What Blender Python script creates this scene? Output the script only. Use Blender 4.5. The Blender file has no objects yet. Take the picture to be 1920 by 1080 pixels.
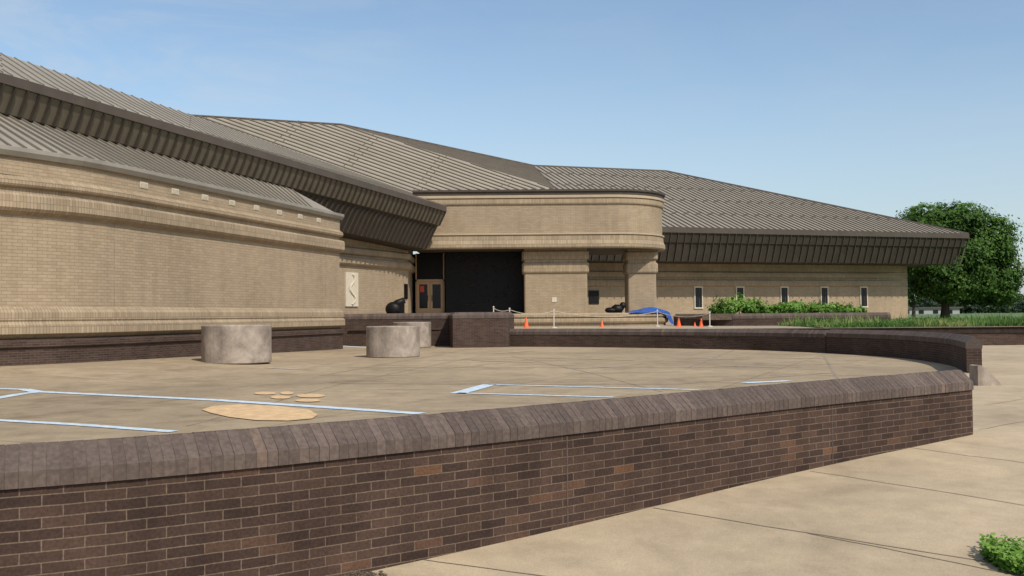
import bpy, math, random
from mathutils import Vector, Matrix
random.seed(7)
R=math.radians
sc=bpy.context.scene
COL=sc.collection
F=1867.0; EYE=1.6
SL=.055
# ---------------- camera ----------------
pit=math.atan(50/F); a=.0083
fw=Vector((0,math.cos(pit),math.sin(pit))); U0=Vector((0,-math.sin(pit),math.cos(pit))); X0=Vector((1,0,0))
cr=X0*math.cos(a)-U0*math.sin(a); cu=X0*math.sin(a)+U0*math.cos(a)
cam=bpy.data.cameras.new('camera'); co=bpy.data.objects.new('camera',cam); COL.objects.link(co)
m=Matrix((cr,cu,-fw)).transposed().to_4x4(); m.translation=Vector((0,0,EYE)); co.matrix_world=m
cam.lens=36*F/1920; cam.sensor_width=36; cam.clip_end=5000; cam.clip_start=.05
sc.camera=co
def ray(px,py): return fw+cr*((px-960)/F)+cu*((540-py)/F)
def at(px,py,Y):
    d=ray(px,py); return Vector((0,0,EYE))+d*(Y/d.y)
def atz(px,py,z=0):
    d=ray(px,py); return Vector((0,0,EYE))+d*((z-EYE)/d.z)
# ---------------- mesh builder ----------------
class MB:
    def __init__(s): s.v=[]; s.f=[]; s.uv=[]; s.r=[]; s.sm=[]
    def face(s,pts,uv=None,r=0.5,smooth=False):
        i=len(s.v); s.v+= [tuple(p) for p in pts]; s.f.append(list(range(i,i+len(pts)))); s.uv.append(uv); s.r.append(r); s.sm.append(smooth)
    def box(s,x0,x1,y0,y1,z0,z1,r=.5):
        s.obox(Vector(((x0+x1)/2,(y0+y1)/2,(z0+z1)/2)),Vector((1,0,0)),Vector((0,1,0)),Vector((0,0,1)),(x1-x0)/2,(y1-y0)/2,(z1-z0)/2,r)
    def obox(s,c,ax,ay,az,hx,hy,hz,r=.5):
        c=Vector(c)
        P=lambda i,j,k:c+ax*(hx*i)+ay*(hy*j)+az*(hz*k)
        for q in (((-1,-1,-1),(1,-1,-1),(1,-1,1),(-1,-1,1)),((1,1,-1),(-1,1,-1),(-1,1,1),(1,1,1)),((-1,1,-1),(-1,-1,-1),(-1,-1,1),(-1,1,1)),((1,-1,-1),(1,1,-1),(1,1,1),(1,-1,1)),((-1,-1,1),(1,-1,1),(1,1,1),(-1,1,1)),((-1,1,-1),(1,1,-1),(1,-1,-1),(-1,-1,-1))):
            s.face([P(*t) for t in q],None,r)
    def tube(s,pts,rad,n=8,cap=True):
        rad=rad if isinstance(rad,(list,tuple)) else [rad]*len(pts)
        rings=[]
        pts=[Vector(p) for p in pts]
        for i,p in enumerate(pts):
            t=(pts[min(i+1,len(pts)-1)]-pts[max(i-1,0)]).normalized()
            u=t.cross(Vector((0,0,1)));
            if u.length<.1: u=Vector((1,0,0))
            u.normalize(); w=u.cross(t)
            rings.append([p+(u*math.cos(2*math.pi*k/n)+w*math.sin(2*math.pi*k/n))*rad[i] for k in range(n)])
        for i in range(len(rings)-1):
            for k in range(n):
                k2=(k+1)%n
                s.face([rings[i][k],rings[i][k2],rings[i+1][k2],rings[i+1][k]],None,.5,True)
        if cap: s.face(rings[-1]); s.face(rings[0][::-1])
    def lathe(s,c,prof,n=32,jit=0):
        c=Vector(c)
        rr=[1+random.uniform(-jit,jit) for _ in range(n)]
        for i in range(len(prof)-1):
            for k in range(n):
                k2=(k+1)%n
                def P(pr,kk):
                    an=2*math.pi*kk/n
                    return c+Vector((math.cos(an)*pr[0]*rr[kk],math.sin(an)*pr[0]*rr[kk],pr[1]))
                s.face([P(prof[i],k),P(prof[i],k2),P(prof[i+1],k2),P(prof[i+1],k)],None,.5,True)
    def build(s,name,mat,parent=None,weld=False):
        me=bpy.data.meshes.new(name); me.from_pydata(s.v,[],s.f); 
        uvl=me.uv_layers.new(name='UVMap')
        for p in me.polygons:
            uv=s.uv[p.index]
            p.use_smooth=s.sm[p.index]
            if uv:
                for k,li in enumerate(p.loop_indices): uvl.data[li].uv=uv[k]
            else:
                n=p.normal
                for li in p.loop_indices:
                    q=me.vertices[me.loops[li].vertex_index].co
                    if abs(n.z)>.8: uvl.data[li].uv=(q.x,q.y)
                    else:
                        t=Vector((-n.y,n.x,0)).normalized()
                        uvl.data[li].uv=(q.dot(t),q.z)
        at_=me.attributes.new('rnd','FLOAT','FACE'); at_.data.foreach_set('value',s.r)
        if weld:
            import bmesh
            b=bmesh.new(); b.from_mesh(me); bmesh.ops.remove_doubles(b,verts=b.verts,dist=.0005); b.to_mesh(me); b.free()
        me.materials.append(mat)
        o=bpy.data.objects.new(name,me); COL.objects.link(o)
        if parent: o.parent=parent
        return o
def tag(o,label=None,cat=None,group=None,kind=None):
    if label:o['label']=label
    if cat:o['category']=cat
    if group:o['group']=group
    if kind:o['kind']=kind
    return o
def empty(name,loc=(0,0,0),label=None,cat=None,group=None):
    o=bpy.data.objects.new(name,None); COL.objects.link(o); o.location=loc
    return tag(o,label,cat,group)
def struct(mb,name,mat): return tag(mb.build(name,mat),kind='structure')
def V2(p): return Vector((p[0],p[1],0))
def normals(path):
    P=[V2(p) for p in path]; out=[]
    for i in range(len(P)):
        ts=[]
        if i>0: ts.append((P[i]-P[i-1]).normalized())
        if i<len(P)-1: ts.append((P[i+1]-P[i]).normalized())
        ns=[Vector((t.y,-t.x,0)) for t in ts]
        if len(ns)==2:
            n=(ns[0]+ns[1]).normalized(); n=n/max(.35,n.dot(ns[0]))
        else: n=ns[0]
        out.append(n)
    return out
def cat(P,step=.5):
    P=[V2(p) for p in P]; out=[]
    Q=[P[0]*2-P[1]]+P+[P[-1]*2-P[-2]]
    for i in range(1,len(Q)-2):
        p0,p1,p2,p3=Q[i-1:i+3]; n=max(1,int((p2-p1).length/step))
        for k in range(n):
            t=k/n
            out.append(.5*((2*p1)+(p2-p0)*t+(2*p0-5*p1+4*p2-p3)*t*t+(3*p1-p0-3*p2+p3)*t**3))
    out.append(P[-1]); return [(p.x,p.y) for p in out]
def arclen(path):
    s=[0]
    for i in range(1,len(path)): s.append(s[-1]+(V2(path[i])-V2(path[i-1])).length)
    return s
def sweep(mb,path,prof,zf=None,caps=False,smooth=False):
    N=normals(path); S=arclen(path); L=S[-1]
    def P(i,q):
        z=q[1]+(zf(S[i]/L) if zf else 0)
        return V2(path[i])+N[i]*q[0]+Vector((0,0,z))
    vl=[prof[0][1]]
    for j in range(1,len(prof)): vl.append(vl[-1]+math.hypot(prof[j][0]-prof[j-1][0],prof[j][1]-prof[j-1][1]))
    for i in range(len(path)-1):
        for j in range(len(prof)-1):
            mb.face([P(i,prof[j]),P(i+1,prof[j]),P(i+1,prof[j+1]),P(i,prof[j+1])],[(S[i],vl[j]),(S[i+1],vl[j]),(S[i+1],vl[j+1]),(S[i],vl[j+1])],.5,smooth)
    if caps:
        mb.face([P(0,q) for q in prof]); mb.face([P(len(path)-1,q) for q in prof][::-1])
def fins(mb,path,q0,q1,sp,w,h,zf=None,off=0.0):
    """thin upright ribs on a slanted panel between profile points q0 and q1"""
    S=arclen(path); L=S[-1]; s=sp/2+off; i=0
    while s<L:
        while S[i+1]<s: i+=1
        t=(s-S[i])/(S[i+1]-S[i]); c=V2(path[i]).lerp(V2(path[i+1]),t)
        tg=(V2(path[i+1])-V2(path[i])).normalized(); n=Vector((tg.y,-tg.x,0))
        dz=zf(s/L) if zf else 0
        a0=c+n*q0[0]+Vector((0,0,q0[1]+dz)); a1=c+n*q1[0]+Vector((0,0,q1[1]+dz))
        d=(a1-a0); le=d.length; d.normalize(); nn=tg.cross(d).normalized()
        if nn.dot(n)<0: nn=-nn
        mb.obox((a0+a1)/2+nn*(h/2),tg,d,nn,w/2,le/2,h/2)
        s+=sp
def on_path(path,px):
    k=(px-960)/F
    for i in range(len(path)-1):
        a_,b_=V2(path[i]),V2(path[i+1]); fa=a_.x-k*a_.y; fb=b_.x-k*b_.y
        if fa<=0<=fb and a_.y>0:
            t=fa/(fa-fb); tg=(b_-a_).normalized()
            return a_.lerp(b_,t),tg,Vector((tg.y,-tg.x,0))
    raise Exception('px %s'%px)
# ---------------- materials ----------------
def newmat(name):
    m=bpy.data.materials.new(name); m.use_nodes=True; nt=m.node_tree
    return m,nt,nt.nodes['Principled BSDF']
def nd(nt,t,**kw):
    n=nt.nodes.new(t)
    for k,v in kw.items():
        if k in n.inputs: n.inputs[k].default_value=v
        else: setattr(n,k,v)
    return n
def ramp(nt,fac,stops,interp='LINEAR'):
    r=nt.nodes.new('ShaderNodeValToRGB'); r.color_ramp.interpolation=interp
    e=r.color_ramp.elements
    while len(e)>1: e.remove(e[-1])
    e[0].position=stops[0][0]; e[0].color=(*stops[0][1],1)
    for p,c in stops[1:]:
        x=e.new(p); x.color=(*c,1)
    nt.links.new(fac,r.inputs[0]); return r.outputs[0]
def mixc(nt,mode,f,a_,b_):
    n=nt.nodes.new('ShaderNodeMix'); n.data_type='RGBA'; n.blend_type=mode
    for s,i in ((f,0),(a_,6),(b_,7)):
        if isinstance(s,(int,float)): n.inputs[i].default_value=s
        elif isinstance(s,tuple): n.inputs[i].default_value=(*s,1)
        else: nt.links.new(s,n.inputs[i])
    return n.outputs[2]
def bump(nt,h,b,st=.3,d=.01):
    n=nd(nt,'ShaderNodeBump',Strength=st,Distance=d); nt.links.new(h,n.inputs['Height']); nt.links.new(n.outputs[0],b.inputs['Normal']); return n
def simple(name,c,rough=.8,var=.25,scale=3.0,bst=.15,metal=0,coord='Object',stretch=None,det=6,spec=.5):
    m,nt,b=newmat(name); tc=nd(nt,'ShaderNodeTexCoord'); o=tc.outputs[coord]
    if stretch:
        mp=nd(nt,'ShaderNodeMapping'); mp.inputs['Scale'].default_value=stretch; nt.links.new(o,mp.inputs[0]); o=mp.outputs[0]
    n=nd(nt,'ShaderNodeTexNoise',Scale=scale,Detail=det,Roughness=.65); nt.links.new(o,n.inputs['Vector'])
    lo=tuple(x*(1-var) for x in c); hi=tuple(min(1,x*(1+var)) for x in c)
    nt.links.new(ramp(nt,n.outputs[0],[(.3,lo),(.7,hi)]),b.inputs['Base Color'])
    b.inputs['Roughness'].default_value=rough; b.inputs['Metallic'].default_value=metal; b.inputs['Specular IOR Level'].default_value=spec
    if bst: bump(nt,n.outputs[0],b,bst,.02)
    return m
def brick(name,stops,mortar,w,h,ms=.006,off=.5,grime=.35,gs=.8,bst=.6,fine=.15,spec=.3,streak=0):
    m,nt,b=newmat(name); uv=nd(nt,'ShaderNodeTexCoord').outputs['UV']
    nz=nd(nt,'ShaderNodeTexNoise',Scale=6.0,Detail=3.0); nt.links.new(uv,nz.inputs['Vector'])
    mp=nt.nodes.new('ShaderNodeVectorMath'); mp.operation='MULTIPLY_ADD'; nt.links.new(nz.outputs['Color'],mp.inputs[0]); mp.inputs[1].default_value=(.009,.009,0); nt.links.new(uv,mp.inputs[2])
    t=nd(nt,'ShaderNodeTexBrick',Scale=1.0); t.offset=off
    t.inputs['Color1'].default_value=(0,0,0,1); t.inputs['Color2'].default_value=(1,1,1,1); t.inputs['Mortar'].default_value=(.5,.5,.5,1)
    t.inputs['Mortar Size'].default_value=ms; t.inputs['Mortar Smooth'].default_value=.2; t.inputs['Brick Width'].default_value=w; t.inputs['Row Height'].default_value=h; t.inputs['Bias'].default_value=0
    nt.links.new(mp.outputs[0],t.inputs['Vector'])
    c=ramp(nt,t.outputs['Color'],stops)
    c=mixc(nt,'MIX',t.outputs['Fac'],c,mortar)
    n1=nd(nt,'ShaderNodeTexNoise',Scale=gs,Detail=5.0,Roughness=.6); nt.links.new(uv,n1.inputs['Vector'])
    c=mixc(nt,'MULTIPLY',1.0,c,ramp(nt,n1.outputs[0],[(.3,(1-grime,)*3),(.65,(1.05,)*3)]))
    n2=nd(nt,'ShaderNodeTexNoise',Scale=45.0,Detail=4.0); nt.links.new(uv,n2.inputs['Vector'])
    c=mixc(nt,'MULTIPLY',1.0,c,ramp(nt,n2.outputs[0],[(.3,(1-fine,)*3),(.7,(1+fine*.8,)*3)]))
    if streak:
        m2=nd(nt,'ShaderNodeMapping'); m2.inputs['Scale'].default_value=(1.6,.18,1); nt.links.new(uv,m2.inputs[0])
        n3=nd(nt,'ShaderNodeTexNoise',Scale=1.5,Detail=5.0,Roughness=.6); nt.links.new(m2.outputs[0],n3.inputs['Vector'])
        c=mixc(nt,'MULTIPLY',1.0,c,ramp(nt,n3.outputs[0],[(.32,(1-streak,1-streak,1-streak*.95)),(.55,(1.0,)*3)]))
    nt.links.new(c,b.inputs['Base Color']); b.inputs['Roughness'].default_value=.85; b.inputs['Specular IOR Level'].default_value=spec
    mt=nt.nodes.new('ShaderNodeMath'); mt.operation='MULTIPLY_ADD'; mt.inputs[1].default_value=-1; nt.links.new(t.outputs['Fac'],mt.inputs[0])
    m3=nt.nodes.new('ShaderNodeMath'); m3.operation='MULTIPLY'; m3.inputs[1].default_value=.35; nt.links.new(n2.outputs[0],m3.inputs[0]); nt.links.new(m3.outputs[0],mt.inputs[2])
    bump(nt,mt.outputs[0],b,bst,.008)
    return m
dk=[(0,(.048,.030,.0235)),(.3,(.060,.037,.0285)),(.6,(.070,.043,.032)),(.9,(.083,.050,.037)),(.97,(.10,.056,.038)),(1,(.145,.075,.041))]
M={}
M['dark']=brick('dark_brick',dk,(.172,.122,.088),.25,.071,.0046,grime=.36,gs=1.3,fine=.25,spec=.15,streak=.2)
M['darkfar']=brick('dark_brick_far',[(0,(.052,.034,.028)),(1,(.085,.054,.042))],(.14,.102,.076),.25,.071,.006,spec=.15)
M['tan']=brick('tan_brick',[(0,(.33,.249,.161)),(.5,(.355,.271,.179)),(1,(.38,.293,.197))],(.27,.205,.14),.30,.10,.008,grime=.12,gs=.35,fine=.1,spec=.15,streak=.12)
M['tansoldier']=brick('tan_soldier_brick',[(0,(.315,.236,.152)),(1,(.40,.31,.208))],(.235,.178,.122),.10,.30,.008,off=0,grime=.2,gs=.5,fine=.1,spec=.15)
M['smooth']=simple('buff_band',(.40,.31,.21),.8,.1,1.5)
def coping_mat():
    m,nt,b=newmat('coping_brick'); at_=nd(nt,'ShaderNodeAttribute'); at_.attribute_name='rnd'
    c=ramp(nt,at_.outputs['Fac'],[(0,(.088,.064,.053)),(.6,(.108,.079,.065)),(.96,(.125,.092,.075)),(1,(.155,.108,.082))])
    tc=nd(nt,'ShaderNodeTexCoord')
    n2=nd(nt,'ShaderNodeTexNoise',Scale=30.0,Detail=6.0); nt.links.new(tc.outputs['Object'],n2.inputs['Vector'])
    c=mixc(nt,'MULTIPLY',1.0,c,ramp(nt,n2.outputs[0],[(.3,(.75,)*3),(.7,(1.2,)*3)]))
    n3=nd(nt,'ShaderNodeTexNoise',Scale=1.1,Detail=4.0); nt.links.new(tc.outputs['Object'],n3.inputs['Vector'])
    c=mixc(nt,'MULTIPLY',1.0,c,ramp(nt,n3.outputs[0],[(.3,(.82,)*3),(.7,(1.12,)*3)]))
    nt.links.new(c,b.inputs['Base Color']); b.inputs['Roughness'].default_value=.8; b.inputs['Specular IOR Level'].default_value=.25; bump(nt,n2.outputs[0],b,.25,.004); return m
M['coping']=coping_mat()
M['mortar']=simple('mortar',(.085,.063,.05),.9,.3,20)
def concrete(name,c,var=.18,big=.12,stain=.25,grid=None):
    m,nt,b=newmat(name); o=nd(nt,'ShaderNodeTexCoord').outputs['Object']
    n1=nd(nt,'ShaderNodeTexNoise',Scale=big,Detail=6.0,Roughness=.6,Distortion=.6); nt.links.new(o,n1.inputs['Vector'])
    n2=nd(nt,'ShaderNodeTexNoise',Scale=2.2,Detail=8.0,Roughness=.7); nt.links.new(o,n2.inputs['Vector'])
    n3=nd(nt,'ShaderNodeTexNoise',Scale=70.0,Detail=3.0); nt.links.new(o,n3.inputs['Vector'])
    n4=nd(nt,'ShaderNodeTexNoise',Scale=.55,Detail=7.0,Roughness=.65,Distortion=1.5); nt.links.new(o,n4.inputs['Vector'])
    k=ramp(nt,n1.outputs[0],[(.3,tuple(x*(1-stain) for x in c)),(.6,tuple(x*1.06 for x in c))])
    k=mixc(nt,'MULTIPLY',1.0,k,ramp(nt,n2.outputs[0],[(.3,(1-var,)*3),(.7,(1+var*.5,)*3)]))
    k=mixc(nt,'MULTIPLY',1.0,k,ramp(nt,n3.outputs[0],[(.3,(.86,)*3),(.7,(1.1,)*3)]))
    k=mixc(nt,'MULTIPLY',1.0,k,ramp(nt,n4.outputs[0],[(.34,(1-stain*.8,1-stain*.85,1-stain*.9)),(.5,(1.0,)*3),(.72,(1.06,1.05,1.03))]))
    if grid:
        mp=nd(nt,'ShaderNodeMapping'); mp.inputs['Rotation'].default_value=(0,0,grid[1]); nt.links.new(o,mp.inputs[0])
        t=nd(nt,'ShaderNodeTexBrick',Scale=1.0); t.offset=0; t.inputs['Brick Width'].default_value=grid[0]; t.inputs['Row Height'].default_value=grid[0]; t.inputs['Mortar Size'].default_value=.03; t.inputs['Mortar Smooth'].default_value=.5
        t.inputs['Color1'].default_value=(.93,.93,.93,1); t.inputs['Color2'].default_value=(1.05,1.05,1.04,1); t.inputs['Mortar'].default_value=(.72,.70,.66,1)
        nt.links.new(mp.outputs[0],t.inputs['Vector']); k=mixc(nt,'MULTIPLY',1.0,k,t.outputs[0])
    nt.links.new(k,b.inputs['Base Color']); b.inputs['Roughness'].default_value=.88; b.inputs['Specular IOR Level'].default_value=.2; bump(nt,n3.outputs[0],b,.2,.004); return m
M['walk']=concrete('walkway_concrete',(.455,.355,.235),.18,big=.25,stain=.16)
M['plaza']=concrete('plaza_concrete',(.38,.29,.188),.2,big=.1,stain=.28,grid=(4.6,.42))
M['terrace']=concrete('terrace_concrete',(.42,.34,.24))
M['planter']=concrete('planter_concrete',(.37,.305,.25),.4,big=.8,stain=.35)
M['roof']=simple('roof_metal',(.275,.238,.185),.6,.12,.5,.03,0,spec=.3)
M['roofl']=simple('pale_roof_metal',(.265,.235,.192),.6,.12,.5,.03,0,spec=.3)
M['seam']=simple('seam_metal',(.135,.112,.085),.6,.12,.7,.03,0,spec=.3)
M['seaml']=simple('pale_seam_metal',(.17,.148,.117),.6,.12,.7,.03,0,spec=.3)
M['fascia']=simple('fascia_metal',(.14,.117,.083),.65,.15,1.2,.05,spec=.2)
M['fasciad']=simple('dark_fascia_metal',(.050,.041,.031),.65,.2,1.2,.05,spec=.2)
M['lip']=simple('fascia_lip_metal',(.075,.06,.047),.6,.15,1,spec=.2)
M['cap']=simple('roof_edge_metal',(.25,.225,.185),.55,.15,1)
M['soffit']=simple('soffit',(.07,.06,.045),.8,.2,1)
M['black']=simple('black_bronze',(.007,.006,.0055),.5,.4,4,.2,spec=.2)
M['glass']=simple('dark_glass',(.012,.013,.015),.2,.1,1,0,spec=.25)
M['white']=simple('white_paint',(.55,.52,.46),.6,.08,6,.03)
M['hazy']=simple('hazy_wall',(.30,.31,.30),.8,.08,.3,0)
M['cream']=simple('cream_stone',(.55,.48,.37),.8,.1,8,.3)
M['doorframe']=simple('bronze_door_frame',(.50,.31,.16),.45,.1,3)
M['orange']=simple('cone_orange',(.85,.13,.03),.5,.1,8,.03)
M['blue']=simple('blue_tarp',(.018,.085,.34),.45,.3,5,.3)
M['ltblue']=simple('pale_blue_chalk',(.50,.59,.66),.9,.28,7,0)
M['peach']=simple('peach_chalk',(.60,.40,.21),.9,.25,5,0)
M['wchalk']=simple('faded_chalk',(.45,.38,.29),.9,.2,4,0)
M['pchalk']=simple('faded_peach_chalk',(.47,.35,.22),.9,.2,4,0)
M['joint']=simple('joint_dark',(.20,.155,.105),.95,.3,8,0)
M['stain']=simple('joint_stain',(.265,.205,.138),.95,.25,3,0)
M['soil']=simple('soil',(.10,.07,.045),.95,.5,12,.8)
M['red']=simple('red_paper',(.6,.06,.03),.6,.1,5,0)
M['rope']=simple('rope',(.45,.38,.28),.9,.1,10,0)
M['bark']=simple('bark',(.05,.035,.025),.9,.4,6,.8)
M['field']=simple('field',(.10,.12,.045),.95,.4,.05,0)
M['lawn']=simple('lawn',(.085,.14,.035),.95,.45,.7,.3)
def leafmat(name,stops):
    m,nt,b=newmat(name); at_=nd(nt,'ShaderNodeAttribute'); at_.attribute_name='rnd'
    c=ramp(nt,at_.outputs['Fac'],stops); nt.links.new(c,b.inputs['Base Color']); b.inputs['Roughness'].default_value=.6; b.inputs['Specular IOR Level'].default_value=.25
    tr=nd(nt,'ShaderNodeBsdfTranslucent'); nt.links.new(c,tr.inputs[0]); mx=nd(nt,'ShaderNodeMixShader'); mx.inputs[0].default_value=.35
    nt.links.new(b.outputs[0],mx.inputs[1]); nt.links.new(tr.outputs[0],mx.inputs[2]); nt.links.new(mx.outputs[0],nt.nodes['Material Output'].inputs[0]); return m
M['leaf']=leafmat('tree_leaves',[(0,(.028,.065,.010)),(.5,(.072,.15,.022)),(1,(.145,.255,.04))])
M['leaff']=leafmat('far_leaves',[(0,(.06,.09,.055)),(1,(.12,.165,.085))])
M['weed']=leafmat('weed_leaves',[(0,(.06,.14,.02)),(.5,(.13,.26,.035)),(1,(.24,.38,.07))])
M['grassb']=leafmat('grass_blades',[(0,(.06,.12,.022)),(.6,(.14,.25,.055)),(1,(.30,.31,.11))])

# ---------------- setting ----------------
g=MB(); 
g.face([(-1500,62,-.02),(1500,62,-.02),(1500,3500,-.02),(-1500,3500,-.02)]); g.face([(-1500,13,-.02),(1500,13,-.02),(1500,62,-.02),(-1500,62,-.02)]); g.face([(-1500,-200,-.02-213*SL),(1500,-200,-.02-213*SL),(1500,13,-.02),(-1500,13,-.02)])
struct(g,'ground',M['field'])
g=MB(); g.face([(-45,-12,-25*SL),(45,-12,-25*SL),(45,13,0),(-45,13,0)]); g.face([(-45,13,0),(45,13,0),(45,70,0),(-45,70,0)])
struct(g,'walkway',M['walk'])
def wz(y): return 0 if y>13 else -SL*(13-y)
def sm(t): t=max(0,min(1,t)); return t*t*(3-2*t)
def gz(x,y): return .25*sm((-x-7.5)/6)*sm((y-20)/8)
def G(px,py,lift=.012):
    z=0
    for _ in range(6):
        p=atz(px,py,z); z=gz(p.x,p.y)
    return Vector((p.x,p.y,z+lift))
def W(px,py,lift=.004):
    z=0
    for _ in range(12):
        p=atz(px,py,z); z=wz(p.y)
    return Vector((p.x,p.y,z+lift))
fore=[(-9,4.3),(-5.6,5.2),(-3.17,6.17),(-2.03,6.8),(-1.04,7.5),(.46,8.65),(3.15,10.85),(5.96,12.95)]
foreP=cat(fore,.25)
far=[(-.3,49.8),(3,48.3),(7,45.6),(10.4,42.2),(12.2,38.9)]
farP=cat(far,.5)
bend=[(12.2,38.7),(13.05,36),(13.3,33.2),(12.85,29.4),(11.7,25.7)]
bendP=cat(bend,.5)
fn=normals(foreP)
inner=[(V2(p)-n*.15) for p,n in zip(foreP,fn)]
import bmesh
bm=bmesh.new()
poly=[(p.x,p.y) for p in inner]+[(5.8,13.0),(11.7,25.7)]+[p for p in bendP[::-1]][1:]+farP[::-1]+[(-2.9,50),(-3.4,51.9),(-8.6,52.2),(-14,60),(-32,60),(-32,3.5),(-9,3.5)]
bm.faces.new([bm.verts.new((x,y,0)) for x,y in poly])
for k in range(22):
    for pc,pn in (((-6.5-k*.4,0,0),(1,0,0)),((0,19+k*.5,0),(0,1,0))):
        bmesh.ops.bisect_plane(bm,geom=bm.verts[:]+bm.edges[:]+bm.faces[:],plane_co=pc,plane_no=pn)
for v in bm.verts: v.co.z=gz(v.co.x,v.co.y)+.006
bmesh.ops.triangulate(bm,faces=bm.faces[:])
bmesh.ops.recalc_face_normals(bm,faces=bm.faces[:])
me=bpy.data.meshes.new('plaza'); bm.to_mesh(me); bm.free(); me.materials.append(M['plaza'])
po=bpy.data.objects.new('plaza',me); COL.objects.link(po); tag(po,kind='structure')
# terrace and lawns
T=.85
g=MB(); g.face([(-8.6,52.1,T),(-3.4,51.8,T),(-2.9,49.2,T),(-.3,50,T),(3,48.5,T),(7,45.8,T),(7.6,45.4,T),(12,45.8,T),(45,46,T),(45,100,T),(-8.6,100,T)]); struct(g,'terrace',M['terrace'])
g=MB(); g.face([(14.5,46.35,T+.03),(900,46.5,T+.03),(900,900,T+.03),(60,900,T+.03),(45,110,T+.03),(36,84,T+.03),(22,75,T+.03),(21,58,T+.03),(15.5,56,T+.03)]); struct(g,'lawn',M['lawn'])

def strip(mb,pts,w,lift=0):
    P=[Vector(p) for p in pts]
    for i in range(len(P)-1):
        n=max(1,int((P[i+1]-P[i]).length/1.0)); t=(P[i+1]-P[i]); t.z=0; t.normalize(); s=Vector((t.y,-t.x,0))*w/2
        for k in range(n):
            a_=P[i].lerp(P[i+1],k/n); b_=P[i].lerp(P[i+1],(k+1)/n)
            mb.face([a_+s,b_+s,b_-s,a_-s])
g=MB()
for (p,q) in (((1225,953),(1860,1056)),((1520,884),(1925,948)),((1705,840),(1925,868)),((1835,806),(1925,790)),((1845,760),(1925,748)),((780,1048),(1050,1085)),((1515,1000),(1925,1082))):
    j=[W(p[0]+(q[0]-p[0])*k/6,p[1]+(q[1]-p[1])*k/6+random.uniform(-1,1)) for k in range(7)]
    strip(g,j,.014)
struct(g,'walkway_joints',M['joint'])
g=MB()
for pl,w in (([(1290,690),(1380,655)],.09),([(600,705),(880,655)],.09),([(640,720),(1250,722),(1560,700)],.07),([(1240,735),(1100,698)],.07),([(1100,698),(960,668)],.07),([(1545,668),(1570,710)],.08),([(620,690),(960,690),(1300,690),(1600,682)],.08),([(350,800),(640,720),(900,668)],.05)):
    q=[]
    for i in range(len(pl)-1):
        for k in range(8): q.append(G(pl[i][0]+(pl[i+1][0]-pl[i][0])*k/8,pl[i][1]+(pl[i+1][1]-pl[i][1])*k/8,.010))
    q.append(G(*pl[-1],.010)); strip(g,q,w)
struct(g,'plaza_joints',M['stain'])
# paint on the plaza
def paint(lines,mat,name,label,polys=(),parent=None,group=None):
    g=MB()
    for pl,w in lines:
        q=[]
        for i in range(len(pl)-1):
            for k in range(6): q.append(G(pl[i][0]+(pl[i+1][0]-pl[i][0])*k/6,pl[i][1]+(pl[i+1][1]-pl[i][1])*k/6,.016))
        q.append(G(*pl[-1],.016)); strip(g,q,w)
    for pp in polys: g.face([G(x,y,.020) for x,y in pp])
    o=g.build(name,mat,parent)
    if not parent: tag(o,label,'ground painting',group)
    return o
def ell(cx,cy,rx,ry,n=20): return [(cx+rx*math.cos(2*math.pi*k/n),cy-ry*math.sin(2*math.pi*k/n)) for k in range(n)]
paint([([(60,735),(400,751),(790,777)],.28)],M['ltblue'],'painted_line','long pale blue line painted across the plaza to the foreground wall')
paint([([(-40,729),(45,731),(73,736),(40,739.5),(-30,752)],.28)],M['ltblue'],'painted_bracket','pale blue painted pointed loop at the left edge of the plaza')
paint([([(-30,788),(150,798),(325,811)],.20)],M['ltblue'],'painted_line','short pale blue line painted nearest the foreground wall at left')
paint([([(857,739),(918,722)],.34),([(918,722),(1310,732)],.18),([(857,738),(1150,746)],.18)],M['ltblue'],'painted_bracket','open pale blue painted arrow outline in the middle of the plaza')
pw=empty('painted_paw_print',(0,0,0),'peach paw print with five toes painted on the plaza','ground painting')
paint([],M['peach'],'pad','',[[(378,770),(395,776),(430,784),(480,790),(540,791),(585,787),(596,780),(580,770),(520,763),(450,760),(400,763)]],pw)
for t in ((497,739,21,2.6),(538,738.5,13,2.8),(526,746.5,19,3.0),(583,743.5,27,3.4),(577,752.5,24,2.8)): paint([],M['peach'],'toe','',[ell(*t)],pw)
for l_,w_,mt_,lb_ in (([(930,663),(1000,658)],.25,'pchalk','faint tan chalk mark nearest the dark brick pier'),([(985,671),(1190,676)],.2,'pchalk','long faint tan chalk line before the straight far wall'),([(885,676),(1000,680)],.2,'pchalk','faint tan chalk line in front of the dark brick pier'),
    ([(1060,692),(1160,688)],.15,'wchalk','faded white chalk streak in the middle of the plaza'),([(1300,672),(1400,675)],.2,'wchalk','faded white chalk streak left of the wall bend'),([(1430,671),(1540,672)],.3,'wchalk','brightest faded chalk streak, nearest the wall bend'),([(1345,686),(1470,690)],.12,'wchalk','thin faded chalk streak nearest the camera below the wall bend'),
    ([(1395,719),(1480,715)],.3,'ltblue','small pale blue chalk smudge right of the painted arrow'),([(640,641),(740,641)],.4,'ltblue','pale blue chalk streak behind the middle planter'),([(640,649),(700,653)],.4,'ltblue','pale blue chalk patch beside the corner of the tan pavilion'),([(500,690),(560,693)],.25,'wchalk','pale washed chalk patch right of the nearest planter')):
    paint([(l_,w_)],M[mt_],'faded_chalk_mark',lb_)

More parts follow.
